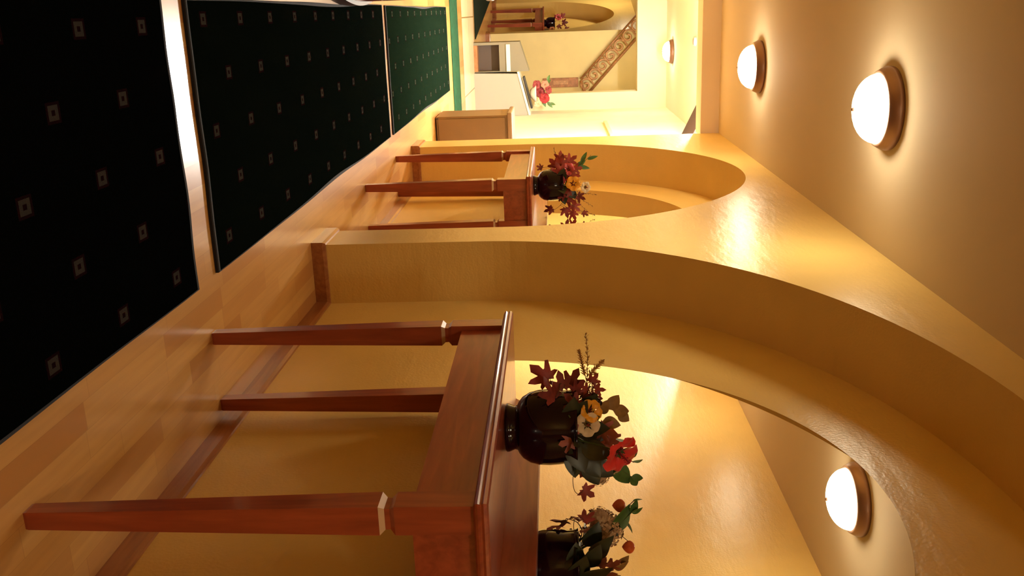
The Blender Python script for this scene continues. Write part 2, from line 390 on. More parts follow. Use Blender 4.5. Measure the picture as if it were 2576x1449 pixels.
# ------------------------------------------------------------------ console tables
def rect(x0, x1, y0, y1, z): return [(x0, y0, z), (x1, y0, z), (x1, y1, z), (x0, y1, z)]
def make_table(L, D, label, loc, rz=0, zt=.938, lw=.062, splash=True):
    """local frame: x from the front (0) to the back (D), y along the table centred on 0"""
    t = empty('console_table', loc, rz); tag(t, label, 'table', 'console tables along the hallways')
    y0, y1 = -L / 2, L / 2; th = .030
    m = MB()
    prof = [(.010, 0), (.003, .004), (0, .009), (.0035, .013), (.0035, .016), (0, .021), (.002, .027), (.008, th)]
    m.rings([rect(i, D, y0 + i, y1 - i, zt - th + z) for i, z in prof])
    m.build('table_top', 'table', t)
    m = MB(); n = 14; top = []
    for i in range(n + 1):
        k = i / n; top.append((y0 + .012 + .17 * k, zt + .080 * (.25 * min(1, k * 6) + .75 * (.5 - .5 * math.cos(PI * k)))))
    top += [(-y, z) for y, z in top[::-1]]
    if splash: m.rings([[(x, y0 + .012, zt - .001)] + [(x, y, z) for y, z in top] + [(x, y1 - .012, zt - .001)] for x in (D - .024, D - .005)]); m.build('backsplash', 'table', t, bevel=.003)
    ov = .018; xf, xb = ov, D - .012; ya, yb = y0 + .022, y1 - .026
    za, zb = .783, zt - th
    fr = MB().box(xf + .014, xf + .034, ya + lw, yb - lw, za, zb)
    fr.build('apron', 'table', t)
    MB().box(xb - .034, xb - .014, ya + lw, yb - lw, za, zb).build('apron', 'table', t)
    for y in (ya + .012, yb - .032):
        MB().box(xf + lw, xb - lw, y, y + .02, za, zb).build('apron', 'table', t)
    for sx in (0, 1):
        for sy in (0, 1):
            # square legs that taper evenly to the foot, with a turned-in neck below the apron
            cx = xf + lw / 2 if sx == 0 else xb - lw / 2
            cy = ya + lw / 2 if sy == 0 else yb - lw / 2
            def ring(w, z): return rect(cx - w / 2, cx + w / 2, cy - w / 2, cy + w / 2, z)
            m = MB()
            R_ = [ring(lw * .58, 0), ring(lw * .62, .006), ring(lw, .720), ring(lw * .74, .7305), ring(lw * .72, .741), ring(lw, .751), ring(lw, zb)]
            m.rings(R_[:3], True, 0)
            m.rings(R_[2:4], False, 1)
            m.rings(R_[3:], True, 0)
            m.build('leg', ['leg', 'groove'], t)
    return t
t1 = make_table(1.20, .315, 'large reddish wooden console table in the biggest niche, holding one vase', (.900, 2.20, 0))
t2 = make_table(1.20, .333, 'reddish wooden console table in the middle niche, half hidden by the wall', (.886, 5.795, 0), zt=.942, lw=.066)
e = empty('bow_front_cabinet', (XL + .003, 5.15, 0)); tag(e, 'dark wooden cabinet with a bowed front, standing by the plain wall beside the second rug', 'cabinet')
def bow(x, L, z0, z1, mat, nm, bv=0):
    m = MB(); loop = [(0, -L / 2), *[(x * (.80 + .20 * math.cos(PI * (i / 20 - .5))), -L / 2 + L * i / 20) for i in range(21)], (0, L / 2)]
    m.rings([[(p, q, z0) for p, q in loop], [(p, q, z1) for p, q in loop]]); return m.build(nm, mat, e, bevel=bv)
bow(.215, 1.02, 0, .07, 'brown', 'plinth'); bow(.195, .98, .07, .74, 'table', 'body'); bow(.215, 1.04, .74, .77, 'table', 'cabinet_top', .004)
fm = Matrix.Translation(Vector(FO)) @ Matrix.Rotation(FR, 4, 'Z')
t5 = make_table(1.05, .27, 'small distant console table in the niche beyond the reception counter', fm @ Vector((-.02, 1.08, 0)), FR)

# ------------------------------------------------------------------ rugs
def rug(x0, x1, y0, y1, mat, label, name='runner_rug', wav=.006, th=.011, seed=1):
    rr = random.Random(seed); ph = [rr.uniform(0, 6) for _ in range(8)]
    def edge(p, q, k):
        n = 26; out = []
        for i in range(n):
            t = i / n; a = Vector(p).lerp(Vector(q), t); d = (Vector(q) - Vector(p)).normalized(); nn = Vector((-d.y, d.x))
            w = wav * math.sin(PI * t) * (math.sin(2.1 * PI * t + ph[k]) + .5 * math.sin(5 * PI * t + ph[k + 4]))
            out.append(a + nn * w)
        return out
    c = [(x0, y0), (x1, y0), (x1, y1), (x0, y1)]
    loop = []
    for k in range(4): loop += edge(c[k], c[(k + 1) % 4], k)
    cen = Vector(((x0 + x1) / 2, (y0 + y1) / 2))
    n = len(loop)
    def ringat(ins, z): return [(*(p + (cen - p).normalized() * ins), z) for p in loop]
    m = MB(); rings = [ringat(.014, th * .1), ringat(.014, th)]
    m.rings(rings, True)
    o = m.build(name, mat); tag(o, label, 'rug', 'dark runner rugs on the corridor floor')
    b = MB(); b.rings([ringat(.016, 0.0005), ringat(0, 0.0005), ringat(0, th * .9), ringat(.005, th + .0012), ringat(.016, th + .0006), ringat(.016, .0005)], False)
    b.build('edge_binding', 'binding', o)
    return o
rug(-.066, .766, -.6, 2.652, 'rug', 'dark runner rug nearest the camera, with the largest pale motifs', seed=3, wav=.010)
rug(-.066, .762, 2.822, 6.128, 'rug_second', 'dark runner rug lying second along the floor, between two gaps of bare wood', seed=5, wav=.005)
rug(-.062, .764, 6.250, 9.83, 'rug_third', 'greener runner rug lying third, ending before the bright green strip', seed=8, wav=.004)
tag(MB().box(-.262, 1.36, 10.26, 11.03, 0.0005, .008).build('entrance_mat', 'mat_green', bevel=.003), 'bright green strip of matting laid across the lobby floor', 'mat')
m = MB(); rr_ = [(.36, 13.45), (-.22, 17.2), (-1.3, 17.1), (-.9, 13.45)]
m.rings([[(x, y, .0005) for x, y in rr_], [(x, y, .011) for x, y in rr_]])
tag(m.build('hallway_carpet', 'rug_far'), 'distant dark green carpet running past the end of the counter', 'rug')

# ------------------------------------------------------------------ ceiling lamps
def make_lamp(loc, label, dome='dome', seen=True):
    e = empty('ceiling_lamp', loc); tag(e, label, 'lamp', 'round dome lamps on the ceilings')
    m = MB(); m.lathe([(.060, 0), (.155, 0), (.158, -.008), (.157, -.020), (.150, -.036), (.142, -.050), (.134, -.055), (.128, -.050), (.060, -.040)], n=56)
    m.build('trim_ring', 'bronze', e, smooth=True)
    m = MB(); prof = []
    for i in range(11):
        a = PI / 2 * i / 10
        prof.append((max(.0015, .130 * math.cos(a) ** .9), -.048 - .086 * math.sin(a)))
    m.lathe(prof, n=40); m.build('glass_dome', dome, e, smooth=True)
    m = MB(); m.lathe([(.004, -.132), (.008, -.134), (.009, -.138), (.006, -.144), (.002, -.146)], n=16)
    m.build('finial', 'bronze', e, smooth=True)
    return e
make_lamp((.400, 3.645, H), 'lit dome lamp with bronze ring, the largest one on the ceiling')
make_lamp((.378, 5.96, H), 'lit dome lamp with bronze ring, between the largest lamp and the ceiling beam')
make_lamp((.400, -.75, H), 'unseen dome lamp added toward the blank end wall to light the near end', 'fill_dome_near')  # added out of view behind the camera to light the near end
make_lamp((.585, 12.9, HL), 'small lit dome lamp on the bright lobby ceiling', 'dome_far')
make_lamp((.35, 9.15, HL), 'added dome lamp hidden just past the corridor beam, brightening the lobby', 'fill_dome_lobby')  # added lamp, kept out of sight by the beam, floods the lobby
make_lamp((.95, 9.10, HL), 'added unseen dome lamp above the cabinet, brightening the lobby', 'fill_dome_lobby')  # second added lamp, also unseen, whitens the lobby wall and ceiling
make_lamp((.55, 14.6, 2.47), 'added dome lamp hidden behind the counter lintel, brightening the far wall', 'dome_far')  # unseen lamp added to brighten the wall behind the counter
make_lamp((-.85, 17.0, 2.47), 'dome lamp on the distant hallway ceiling by the far niche', 'dome_hall')
e = empty('smoke_detector', (.39, 10.8, HL)); tag(e, 'small white smoke detector on the bright lobby ceiling', 'detector')
m = MB(); m.lathe([(.05, 0), (.055, -.008), (.05, -.03), (.03, -.036), (.002, -.037)], n=24); m.build('housing', 'counter', e, smooth=True)
m = MB(); m.lathe([(.036, -.03), (.036, -.035), (.030, -.037), (.030, -.03)], n=24, caps=False); m.build('grille', 'cab_edge', e)

# ------------------------------------------------------------------ vases and flowers
def frame(n, up):
    n = Vector(n).normalized(); up = Vector(up); t = (up - n * up.dot(n)).normalized(); s = t.cross(n)
    return s, t, n
MAPLE = [(-90, .10), (-62, .34), (-40, .30), (-18, .62), (-4, .52), (6, .40), (22, .60), (34, .86), (46, .80), (56, .48), (64, .44), (72, .74), (90, 1.0)]
def leaf_maple(m, p, n, up, s, mi=0, seed=0):
    rr = random.Random(seed); S, T, N = frame(n, up)
    pts = [(a, r) for a, r in MAPLE] + [(180 - a, r) for a, r in MAPLE[-2::-1]][:-1]
    vs = [Vector(p)]; mid = []
    c1, c2 = rr.uniform(-.5, .3), rr.uniform(-.35, .35)
    def P(a, r):
        a = math.radians(a); x, y = r * math.cos(a), r * math.sin(a)
        z = c1 * r * r * .6 + c2 * x + .10 * math.sin(3 * a + seed) * r - .12 * abs(x)
        return Vector(p) + (S * x + T * y + N * z) * s
    out = [P(a, r * rr.uniform(.92, 1.08)) for a, r in pts]; inn = [P(a, r * .5) for a, r in pts]
    k = len(pts); vs += inn + out; fs = []
    for i in range(k):
        j = (i + 1) % k
        fs += [(0, 1 + i, 1 + j), (1 + i, 1 + k + i, 1 + k + j, 1 + j)]
    m.add(vs, fs, mi)
def leaf_oval(m, p, d, n, L, W, mi=0, bend=.2, notch=0):
    """a pointed leaf growing from p along d"""
    d = Vector(d).normalized(); n = Vector(n); n = (n - d * n.dot(d)).normalized(); s = d.cross(n)
    rows = 9; vs = []; fs = []
    for i in range(rows):
        t = i / (rows - 1); w = W * math.sin(PI * min(1, t ** .8)) ** .85 * (1 if not notch else 1 + notch * (-1) ** i) * .5
        c = Vector(p) + d * (L * t) - n * (bend * L * t * t)
        vs += [c - s * w + n * w * .25, c - n * .0, c + s * w + n * w * .25]
    for i in range(rows - 1):
        for j in (0, 1): fs.append((i * 3 + j, i * 3 + j + 1, i * 3 + j + 4, i * 3 + j + 3))
    m.add(vs, fs, mi)
def petal_ring(m, p, n, up, r, count=5, depth=.5, mi=0, seed=0, width=1.25, ruff=.08, inner=.12, spin=0):
    rr = random.Random(seed); S, T, N = frame(n, up)
    for k in range(count):
        a0 = 2 * PI * k / count + spin; rows, cols = 8, 8; vs = []; fs = []; ph = rr.uniform(0, 6)
        for i in range(rows + 1):
            t = i / rows; rad = r * (inner + (1 - inner) * t)
            hgt = r * depth * (t ** .6) - r * .35 * max(0, t - .55) ** 1.5 * 2
            half = width * PI / count * (1 - .75 * (1 - t) ** 2 if t < .7 else 1 - .35 * ((t - .7) / .3) ** 2.4)
            for j in range(cols + 1):
                u = j / cols * 2 - 1; a = a0 + u * half
                rd = rad * (1 - .10 * u * u * t)
                z = hgt + ruff * r * t * t * math.sin(5 * u + ph) + .05 * r * u
                vs.append(Vector(p) + S * (rd * math.cos(a)) + T * (rd * math.sin(a)) + N * z)
        for i in range(rows):
            for j in range(cols):
                q = i * (cols + 1) + j; fs.append((q, q + 1, q + cols + 2, q + cols + 1))
        m.add(vs, fs, mi)
def curve(pts, k=5):
    pts = [Vector(p) for p in pts]; out = []
    for i in range(len(pts) - 1):
        p0, p1, p2, p3 = pts[max(i - 1, 0)], pts[i], pts[i + 1], pts[min(i + 2, len(pts) - 1)]
        for j in range(k):
            t = j / k
            out.append(.5 * ((2 * p1) + (p2 - p0) * t + (2 * p0 - 5 * p1 + 4 * p2 - p3) * t * t + (3 * p1 - p0 - 3 * p2 + p3) * t ** 3))
    return out + [pts[-1]]

def hibiscus(base, C, p, n, r, mat, label, root, seed=0, throat='throat', cat='flower'):
    e = empty(base, C); tag(e, label, cat)
    p = Vector(p); n = Vector(n).normalized()
    m = MB(); m.tube(curve([root, (p + Vector(root)) / 2 + Vector((0, 0, .015)), p - n * r * .25]), .0022, 6); m.build('stem', 'stem_green', e, True)
    m = MB(); petal_ring(m, p - n * r * .3, n, (0, 0, 1), r, 5, .55, seed=seed); m.build('bloom', mat, e, True)
    m = MB(); petal_ring(m, p - n * r * .29, n, (0, 0, 1), r * .34, 5, .62, seed=seed, width=1.3); m.build('throat', throat, e, True)
    m = MB(); tip = p + n * r * .62; m.tube([p - n * r * .25, p + n * r * .2, tip], r * .045, 6)
    S, T, N = frame(n, (0, 0, 1))
    for i in range(16):
        a = i * 2.4; q = p + n * r * (.20 + .026 * i) + (S * math.cos(a) + T * math.sin(a)) * r * .11
        m.ball(q, r * .026, 6, 4)
    m.build('stamen', 'pollen' if mat == 'yellow' else 'throat', e, True)
    m = MB()
    for k in range(5):
        a = 2 * PI * k / 5; leaf_oval(m, p - n * r * .38, n * .8 + (S * math.cos(a) + T * math.sin(a)) * .7, S * math.cos(a) + T * math.sin(a), r * .5, r * .2)
    m.build('sepals', 'stem_green', e, True)
    return e
def hydrangea(C, p, r, label, root, seed=0, mat='hydr', count=70):
    e = empty('hydrangea_stem', C); tag(e, label, 'flower'); p = Vector(p); rr = random.Random(seed)
    m = MB(); m.tube(curve([root, (p + Vector(root)) / 2 + Vector((0, 0, .01)), p]), .0028, 6); m.build('stem', 'stem_green', e, True)
    m = MB(); m.ball(p, r * .80, 14, 10)
    for i in range(count):
        z = 1 - 2 * (i + .5) / count; a = i * 2.39996; q = math.sqrt(1 - z * z)
        d = Vector((q * math.cos(a), q * math.sin(a), z)); d = (d + Vector([rr.uniform(-.15, .15) for _ in range(3)])).normalized()
        petal_like = r * rr.uniform(.20, .28)
        S, T, N = frame(d, (.3, .2, .9)); c = p + d * r * rr.uniform(.86, 1.0)
        for k in range(4):
            b = k * PI / 2 + rr.uniform(0, .4); x = S * math.cos(b) + T * math.sin(b); y = N.cross(x)
            m.add([c, c + x * petal_like * .6 + y * petal_like * .42 + N * petal_like * .2, c + x * petal_like + N * petal_like * .25, c + x * petal_like * .6 - y * petal_like * .42 + N * petal_like * .2], [(0, 1, 2, 3)])
    m.build('flower_head', mat, e)
    return e
def maple_branch(C, pts, leaves, label, seed=0, mats=('maple', 'maple_dark'), r=.0017, name='maple_branch'):
    """leaves: (point, facing, up, size, material index)"""
    e = empty(name, C); tag(e, label, 'leaf branch')
    m = MB(); c = curve(pts); m.tube(c, r, 6, taper=.6)
    for L in leaves:
        q = Vector(L[0]); near = min(c, key=lambda v: (v - q).length)
        S, T, N = frame(L[1], L[2]); b = q - T * L[3] * .1
        if (near - b).length > .004: m.tube([near, (near + b) / 2 + Vector((0, 0, .004)), b], r * .6, 5)
    m.build('stem', 'stem', e, True)
    for k, L in enumerate(leaves):
        mm = MB(); leaf_maple(mm, L[0], L[1], L[2], L[3], 0, seed * 17 + k); mm.build('leaf', mats[L[4]], e, True)
    return e
def leaf_branch(C, pts, leaves, label, mat='green', name='leafy_stem', r=.002, stem='stem_green'):
    """leaves: (point, direction, normal, length, width)"""
    e = empty(name, C); tag(e, label, 'leaf branch')
    m = MB(); m.tube(curve(pts), r, 6, taper=.6); m.build('stem', stem, e, True)
    for L in leaves:
        mm = MB(); leaf_oval(mm, *L, bend=.22); mm.build('leaf', mat, e, True)
    return e
def heather(C, stems, label, seed=0, mat='heather', needle=.013, name='heather_sprig', per=30):
    e = empty(name, C); tag(e, label, 'leaf branch'); rr = random.Random(seed)
    m = MB(); nd = MB()
    for pts in stems:
        c = curve(pts, 8); m.tube(c, .0011, 5, taper=.5)
        for i in range(per):
            t = (i + rr.random()) / per * .75 + .25; f = t * (len(c) - 1); k = min(int(f), len(c) - 2); p = c[k].lerp(c[k + 1], f - k); d = (c[k + 1] - c[k]).normalized()
            a = i * 2.4; o = d.orthogonal().normalized(); o2 = d.cross(o); q = (o * math.cos(a) + o2 * math.sin(a)) * .8 + d * .7
            leaf_oval(nd, p, q, d, needle * rr.uniform(.7, 1.2) * (1.25 - .5 * t), needle * .38, bend=.1)
    m.build('stem', 'stem', e, True); nd.build('needles', mat, e, True)
    return e
def lantern_branch(C, pts, lanterns, label, leaves=()):
    e = empty('lantern_branch', C); tag(e, label, 'flower')
    m = MB(); c = curve(pts); m.tube(c, .0016, 6, taper=.7)
    for p, r in lanterns:
        p = Vector(p); near = min(c, key=lambda v: (v - p).length)
        m.tube([near, (near + p) / 2 + Vector((0, 0, r * .5)), p + Vector((0, 0, r * .9))], .0010, 5)
    m.build('stem', 'stem', e, True)
    for p, r in lanterns:
        mm = MB(); n, k = 25, 12; rings = []
        for i in range(k + 1):
            t = i / k; rad = r * (math.sin(PI * t ** .85) ** .75 if 0 < t < 1 else .02); z = r * (1.0 - 2.15 * t)
            rings.append([(p[0] + rad * (1 + .10 * math.cos(5 * 2 * PI * j / n)) * math.cos(2 * PI * j / n), p[1] + rad * (1 + .10 * math.cos(5 * 2 * PI * j / n)) * math.sin(2 * PI * j / n), p[2] + z) for j in range(n)])
        mm.rings(rings); mm.build('lantern', 'orange', e, True)
    for L in leaves:
        mm = MB(); leaf_oval(mm, *L, bend=.2); mm.build('leaf', 'green', e, True)
    return e

def make_vase(C, label, s=1.0):
    prof = [(.001, .0), (.059, 0), (.062, .004), (.060, .012), (.055, .024), (.057, .030), (.066, .034), (.078, .044), (.089, .062), (.0945, .084), (.096, .110), (.0945, .134), (.092, .152), (.0925, .164), (.0965, .176),
            (.098, .180), (.0955, .181), (.089, .166), (.087, .150), (.088, .110), (.080, .070), (.055, .050), (.001, .046)]
    m = MB(); m.lathe([(r * s, z * s) for r, z in prof], n=64)
    o = m.build('flower_vase', 'vase', None, True); o.location = C
    return tag(o, label, 'vase', 'dark purple flower vases')

ZT = .938
C1 = (1.02, 2.20, ZT + .0015); C2 = (1.02, 5.65, .9435)
make_vase(C1, 'glossy dark purple vase on the big niche table, beneath the red hibiscus')
make_vase(C2, 'glossy dark purple vase on the table of the middle niche')
V = Vector; UP = (0, 0, 1)
B = 'in the big niche vase'
toCam = V((-.42, -.90, .05))
# ---- bouquet in the nearer vase (coordinates from the vase foot)
maple_branch(C1, [(-.03, .0, .12), (-.05, .025, .165), (-.068, .028, .158), (-.088, .022, .130), (-.112, .022, .118), (-.126, .022, .115)],
             [((-.126, .022, .108), toCam + V((.1, 0, .2)), (-.5, .3, -.8), .054, 0)], 'drooping stem with one red maple leaf hanging left of the big niche vase', 1, r=.0012)
maple_branch(C1, [(-.03, -.0, .13), (-.075, .0, .178), (-.11, .01, .165), (-.118, .0, .14)],
             [((-.098, -.03, .125), (-.5, -.5, .75), (-.6, .3, -.65), .055, 1), ((-.111, -.002, .148), (-.5, -.7, .3), (-.7, .5, -.3), .042, 1), ((-.102, .038, .168), toCam, (-.7, .2, .4), .044, 1),
              ((-.094, .005, .180), toCam + V((0, 0, .5)), (-.5, .2, .6), .040, 1), ((-.078, -.045, .178), toCam + V((0, 0, .4)), (-.6, 0, -.5), .042, 1), ((-.07, .02, .200), toCam, (-.2, .1, .9), .036, 1)],
             'cluster of dark red maple leaves over the left rim of the big niche vase', 2)
maple_branch(C1, [(-.02, .0, .13), (-.08, .02, .2), (-.108, .025, .217)],
             [((-.112, .026, .222), toCam, (-.6, .2, .5), .026, 0), ((-.092, .02, .206), toCam, (-.4, .2, -.5), .024, 0), ((-.098, .008, .232), toCam + V((0, 0, .4)), (.1, .1, 1), .026, 0), ((-.082, .0, .222), toCam, (.3, .1, .9), .026, 1)],
             'short sprig of small red leaves below the heather in the big niche vase', 3)
heather(C1, [[(-.02, .0, .14), (-.057, .027, .203), (-.105, .042, .209), (-.16, .07, .212), (-.215, .095, .209)], [(-.105, .042, .209), (-.14, .045, .200), (-.188, .044, .190)], [(-.105, .042, .209), (-.125, .065, .226), (-.142, .086, .250)],
             [(-.057, .027, .203), (-.09, .05, .228), (-.118, .06, .232)]], 'ochre heather sprig reaching furthest left from the big niche vase', 4, per=60)
e = empty('berry_twig', C1); tag(e, 'twig of black berries beside the yellow bloom in the big niche vase', 'leaf branch')
m = MB(); m.tube(curve([(-.01, .0, .14), (-.05, -.005, .2), (-.075, -.008, .228)]), .0013, 6); m.build('stem', 'stem', e, True)
for q in ((-.075, -.008, .232), (-.066, -.018, .226), (-.083, .0, .226), (-.064, .0, .238)):
    m = MB(); m.ball(q, .0085, 12, 8); m.build('berry', 'berry', e, True)
hibiscus('hibiscus_stem', C1, (-.070, -.061, .216), (-.5, -.75, .42), .030, 'yellow', 'small golden yellow hibiscus at the front of the big niche vase', (-.01, -.01, .14), 5)
hibiscus('hibiscus_stem', C1, (-.040, -.074, .206), (-.25, -.95, .15), .032, 'cream', 'faded buff bloom right below the yellow hibiscus, big niche vase', (.0, -.015, .14), 6, 'olive')
leaf_branch(C1, [(-.01, .0, .14), (-.03, .01, .22), (-.037, .024, .262), (-.016, .041, .29)],
            [((-.037, .02, .262), (-.6, .2, .5), toCam, .046, .034), ((-.028, .03, .275), (.1, .2, .9), toCam, .046, .034), ((-.018, .04, .288), (.5, -.2, .75), toCam, .036, .030), ((-.023, -.02, .245), (.1, -.3, .9), toCam, .046, .034), ((-.035, .0, .24), (-.8, -.2, .4), toCam, .042, .030)],
            'olive brown leaf stem above the yellow bloom in the big niche vase', 'olive', stem='stem')
maple_branch(C1, [(.0, -.01, .14), (-.012, -.03, .2), (-.004, -.034, .24)],
             [((-.007, -.038, .243), toCam, (.2, -.1, .9), .040, 0), ((.018, -.035, .262), toCam, (.5, -.2, .8), .036, 0), ((-.032, -.085, .176), toCam, (-.3, 0, -.8), .044, 0), ((-.004, -.095, .165), toCam + V((0, 0, .3)), (.2, 0, -.9), .036, 0), ((.03, -.05, .235), toCam, (.7, -.3, .4), .036, 0)],
             'dusty rose leaves at the middle front of the big niche vase', 7, ('mauve', 'maple'))
leaf_branch(C1, [(.0, .0, .13), (-.03, -.05, .17), (-.066, -.077, .16)],
            [((-.035, -.05, .17), (-.6, -.3, .3), toCam, .075, .048), ((-.005, -.06, .17), (-.1, -.7, .15), (-.3, -.5, .8), .070, .046), ((-.02, -.04, .19), (-.5, -.5, .5), toCam, .065, .042)],
            'dark green leaves over the front rim of the big niche vase', 'green_dark')
leaf_branch(C1, [(.0, .0, .12), (-.02, -.03, .165), (-.04, -.03, .19)],
            [((-.03, -.04, .165), (-.8, -.5, .1), toCam, .085, .055), ((.0, -.05, .165), (.2, -.9, .1), (0, -.3, .9), .07, .05), ((-.03, -.01, .18), (-.7, -.3, .5), toCam, .085, .05), ((.03, -.03, .17), (.7, -.6, .2), (.3, -.6, .7), .08, .052), ((-.01, -.03, .19), (-.2, -.5, .9), toCam, .075, .046),
             ((.0, .03, .17), (.4, .8, .3), (.5, .3, .8), .08, .052), ((.03, .02, .18), (.8, .4, .4), (.6, .2, .7), .085, .052), ((.02, -.01, .2), (.6, -.2, .8), toCam, .085, .05), ((-.03, .04, .17), (-.6, .7, .3), (-.3, .2, .9), .08, .05)],
            'ruff of dark leaves filling the mouth of the big niche vase', 'green_dark')
leaf_branch(C2, [(.0, .0, .12), (-.02, -.03, .165), (-.02, -.03, .2)],
            [((-.03, -.04, .165), (-.8, -.5, .2), toCam, .09, .06), ((.0, -.05, .165), (.2, -.9, .2), toCam, .08, .06), ((-.03, -.01, .18), (-.7, -.3, .6), toCam, .095, .06), ((.03, -.03, .17), (.7, -.6, .2), toCam, .09, .06), ((-.01, -.03, .19), (-.2, -.5, .9), toCam, .10, .06), ((.02, -.01, .19), (.6, -.2, .8), toCam, .10, .06),
             ((.03, .02, .18), (.8, .4, .4), (.6, .2, .7), .085, .052), ((-.03, .04, .17), (-.6, .7, .3), (-.3, .2, .9), .08, .05)],
            'ruff of dark leaves filling the mouth of the middle niche vase', 'green_dark')
maple_branch(C2, [(-.02, -.02, .14), (-.08, -.02, .2), (-.12, .0, .22)],
             [((-.09, -.05, .165), toCam, (-.7, .0, -.3), .062, 0), ((-.13, .0, .17), toCam, (-.9, .1, .2), .062, 0), ((-.14, .02, .22), toCam, (-.6, .1, .8), .058, 0), ((-.07, -.05, .23), toCam, (.2, 0, .9), .058, 0), ((-.06, -.06, .19), toCam, (.3, 0, -.6), .055, 1), ((-.10, -.02, .25), toCam, (-.1, 0, 1), .052, 0)],
             'second tier of bright red leaves around the rose red bloom, middle niche vase', 29, ('maple', 'red_deep'))
leaf_branch(C1, [(.0, .0, .13), (.035, -.04, .18), (.075, -.045, .21), (.10, -.03, .26)],
            [((.01, -.06, .165), (.6, -.4, .3), toCam, .085, .058), ((.035, -.06, .19), (.7, -.3, .5), toCam, .085, .056), ((.03, -.055, .17), (.85, -.3, .05), toCam, .080, .052), ((.07, -.045, .205), (.5, -.2, .85), toCam, .080, .050),
             ((.075, -.03, .2), (.8, -.2, .4), toCam, .080, .052), ((.02, -.07, .19), (.2, -.3, .9), toCam, .080, .050), ((.08, -.01, .25), (.7, 0, .7), toCam, .06, .036)],
            'broad dark green leaves beneath the red hibiscus in the big niche vase', 'green_dark')
hibiscus('hibiscus_stem', C1, (.003, -.152, .281), (.30, -.75, .58), .053, 'red', 'big scarlet hibiscus at the top of the big niche vase', (.01, -.03, .14), 9)
hydrangea(C1, (.098, .020, .250), .050, 'buff hydrangea head on the mirror side of the big niche vase', (.01, .01, .14), 2)
hydrangea(C1, (.140, .005, .236), .028, 'small buff hydrangea tuft low at the right of the red hibiscus', (.03, .01, .14), 4, count=40)
leaf_branch(C1, [(.02, .0, .14), (.09, .0, .25), (.136, .007, .305), (.16, .015, .33)],
            [((.10, .0, .27), (.75, .0, .55), toCam, .085, .046), ((.148, .012, .318), (.8, .1, .5), toCam, .040, .024), ((.15, .012, .32), (.2, .1, 1), toCam, .034, .02), ((.10, .02, .26), (.4, .4, .8), toCam, .06, .035), ((.06, .045, .27), (.5, .6, .6), (.7, .5, .3), .06, .04)],
            'green leaf stem leaning right under the red hibiscus, big niche vase', 'green')
maple_branch(C1, [(.02, -.02, .15), (.036, -.065, .172), (.070, -.055, .176), (.098, -.041, .172), (.137, -.032, .168), (.161, -.039, .172), (.170, -.042, .182)],
             [((.160, -.039, .196), toCam + V((.2, 0, .1)), (.5, -.2, .8), .036, 0), ((.118, -.028, .19), (-.8, -.4, .3), (.2, .1, .9), .026, 0)],
             'thin vine looping right from the big niche vase toward its reflection', 11, r=.0013)
maple_branch(C1, [(.02, .02, .15), (.06, .05, .19), (.09, .065, .18), (.10, .07, .15)],
             [((.124, .07, .223), (.7, .3, .4), (.3, .2, .8), .042, 0), ((.094, .069, .146), (.7, .5, .1), (-.2, .3, -.8), .044, 0), ((.104, .072, .175), (.8, .3, .2), (.4, .3, .6), .044, 1), ((.074, .061, .205), (.6, .6, .4), (-.4, .3, .7), .044, 0), ((.094, .045, .128), (.8, .2, .1), (.1, -.5, -.7), .040, 1), ((.05, .085, .17), (.3, .9, .2), (-.3, .3, -.6), .044, 1)],
             'spray of red maple leaves on the mirror side of the big niche vase', 12)
lantern_branch(C1, [(.02, .02, .15), (.07, .05, .25), (.095, .063, .285), (.13, .075, .315), (.145, .083, .333)], [((.150, .050, .292), .017), ((.068, -.02, .312), .016)],
               'stem with two orange paper lanterns behind the red hibiscus', [((.105, .066, .292), (-.2, -.5, .5), (.7, .3, .5), .058, .034), ((.13, .078, .32), (-.3, .5, .7), (.7, .3, .5), .034, .018), ((.142, .083, .33), (.2, .4, .9), (.7, .3, .5), .030, .014)])

# ---- bouquet in the second niche
B2 = 'middle niche vase'
maple_branch(C2, [(-.02, .0, .14), (-.07, .01, .19), (-.118, .021, .15)],
             [((-.118, .021, .136), toCam, (-.6, .2, -.5), .060, 0), ((-.108, .0, .19), toCam, (-.6, .1, .5), .062, 0), ((-.15, .05, .165), toCam, (-.9, .2, .1), .058, 0), ((-.085, -.03, .15), toCam, (-.4, 0, -.8), .05, 0), ((-.105, .014, .05), toCam, (-.3, .1, -.9), .035, 1), ((-.075, -.02, .20), toCam, (.0, 0, 1), .055, 0)],
             'bright red maple leaves spilling left over the rim of the middle niche vase', 21)
hibiscus('hibiscus_stem', C2, (-.100, -.03, .215), (-.5, -.8, .3), .042, 'pink', 'rose red bloom above the red leaves, middle niche vase', (-.02, 0, .15), 22)
hibiscus('hibiscus_stem', C2, (-.020, -.078, .240), (-.25, -.95, .12), .046, 'yellow', 'golden yellow hibiscus facing out of the middle niche vase', (.0, -.01, .14), 23)
hibiscus('hibiscus_stem', C2, (.015, -.02, .315), (-.1, -.8, .5), .036, 'cream', 'cream white bloom above the yellow hibiscus, middle niche vase', (.0, .0, .14), 24, 'olive')
maple_branch(C2, [(.02, -.01, .15), (.07, -.02, .19), (.12, -.03, .16), (.15, -.03, .12)],
             [((.084, -.014, .21), toCam, (.4, -.1, .7), .060, 0), ((.125, -.027, .239), toCam, (.5, -.2, .7), .056, 0), ((.145, -.03, .191), toCam, (.7, -.2, .2), .056, 0), ((.139, -.035, .106), toCam, (.3, -.1, -.9), .050, 1), ((.06, -.03, .17), toCam, (.2, 0, -.8), .05, 0), ((.165, -.06, .235), toCam, (.8, -.2, .3), .046, 0), ((.165, -.05, .30), toCam, (.6, -.1, .8), .036, 1)],
             'dark red maple branch drooping right of the middle niche vase', 25)
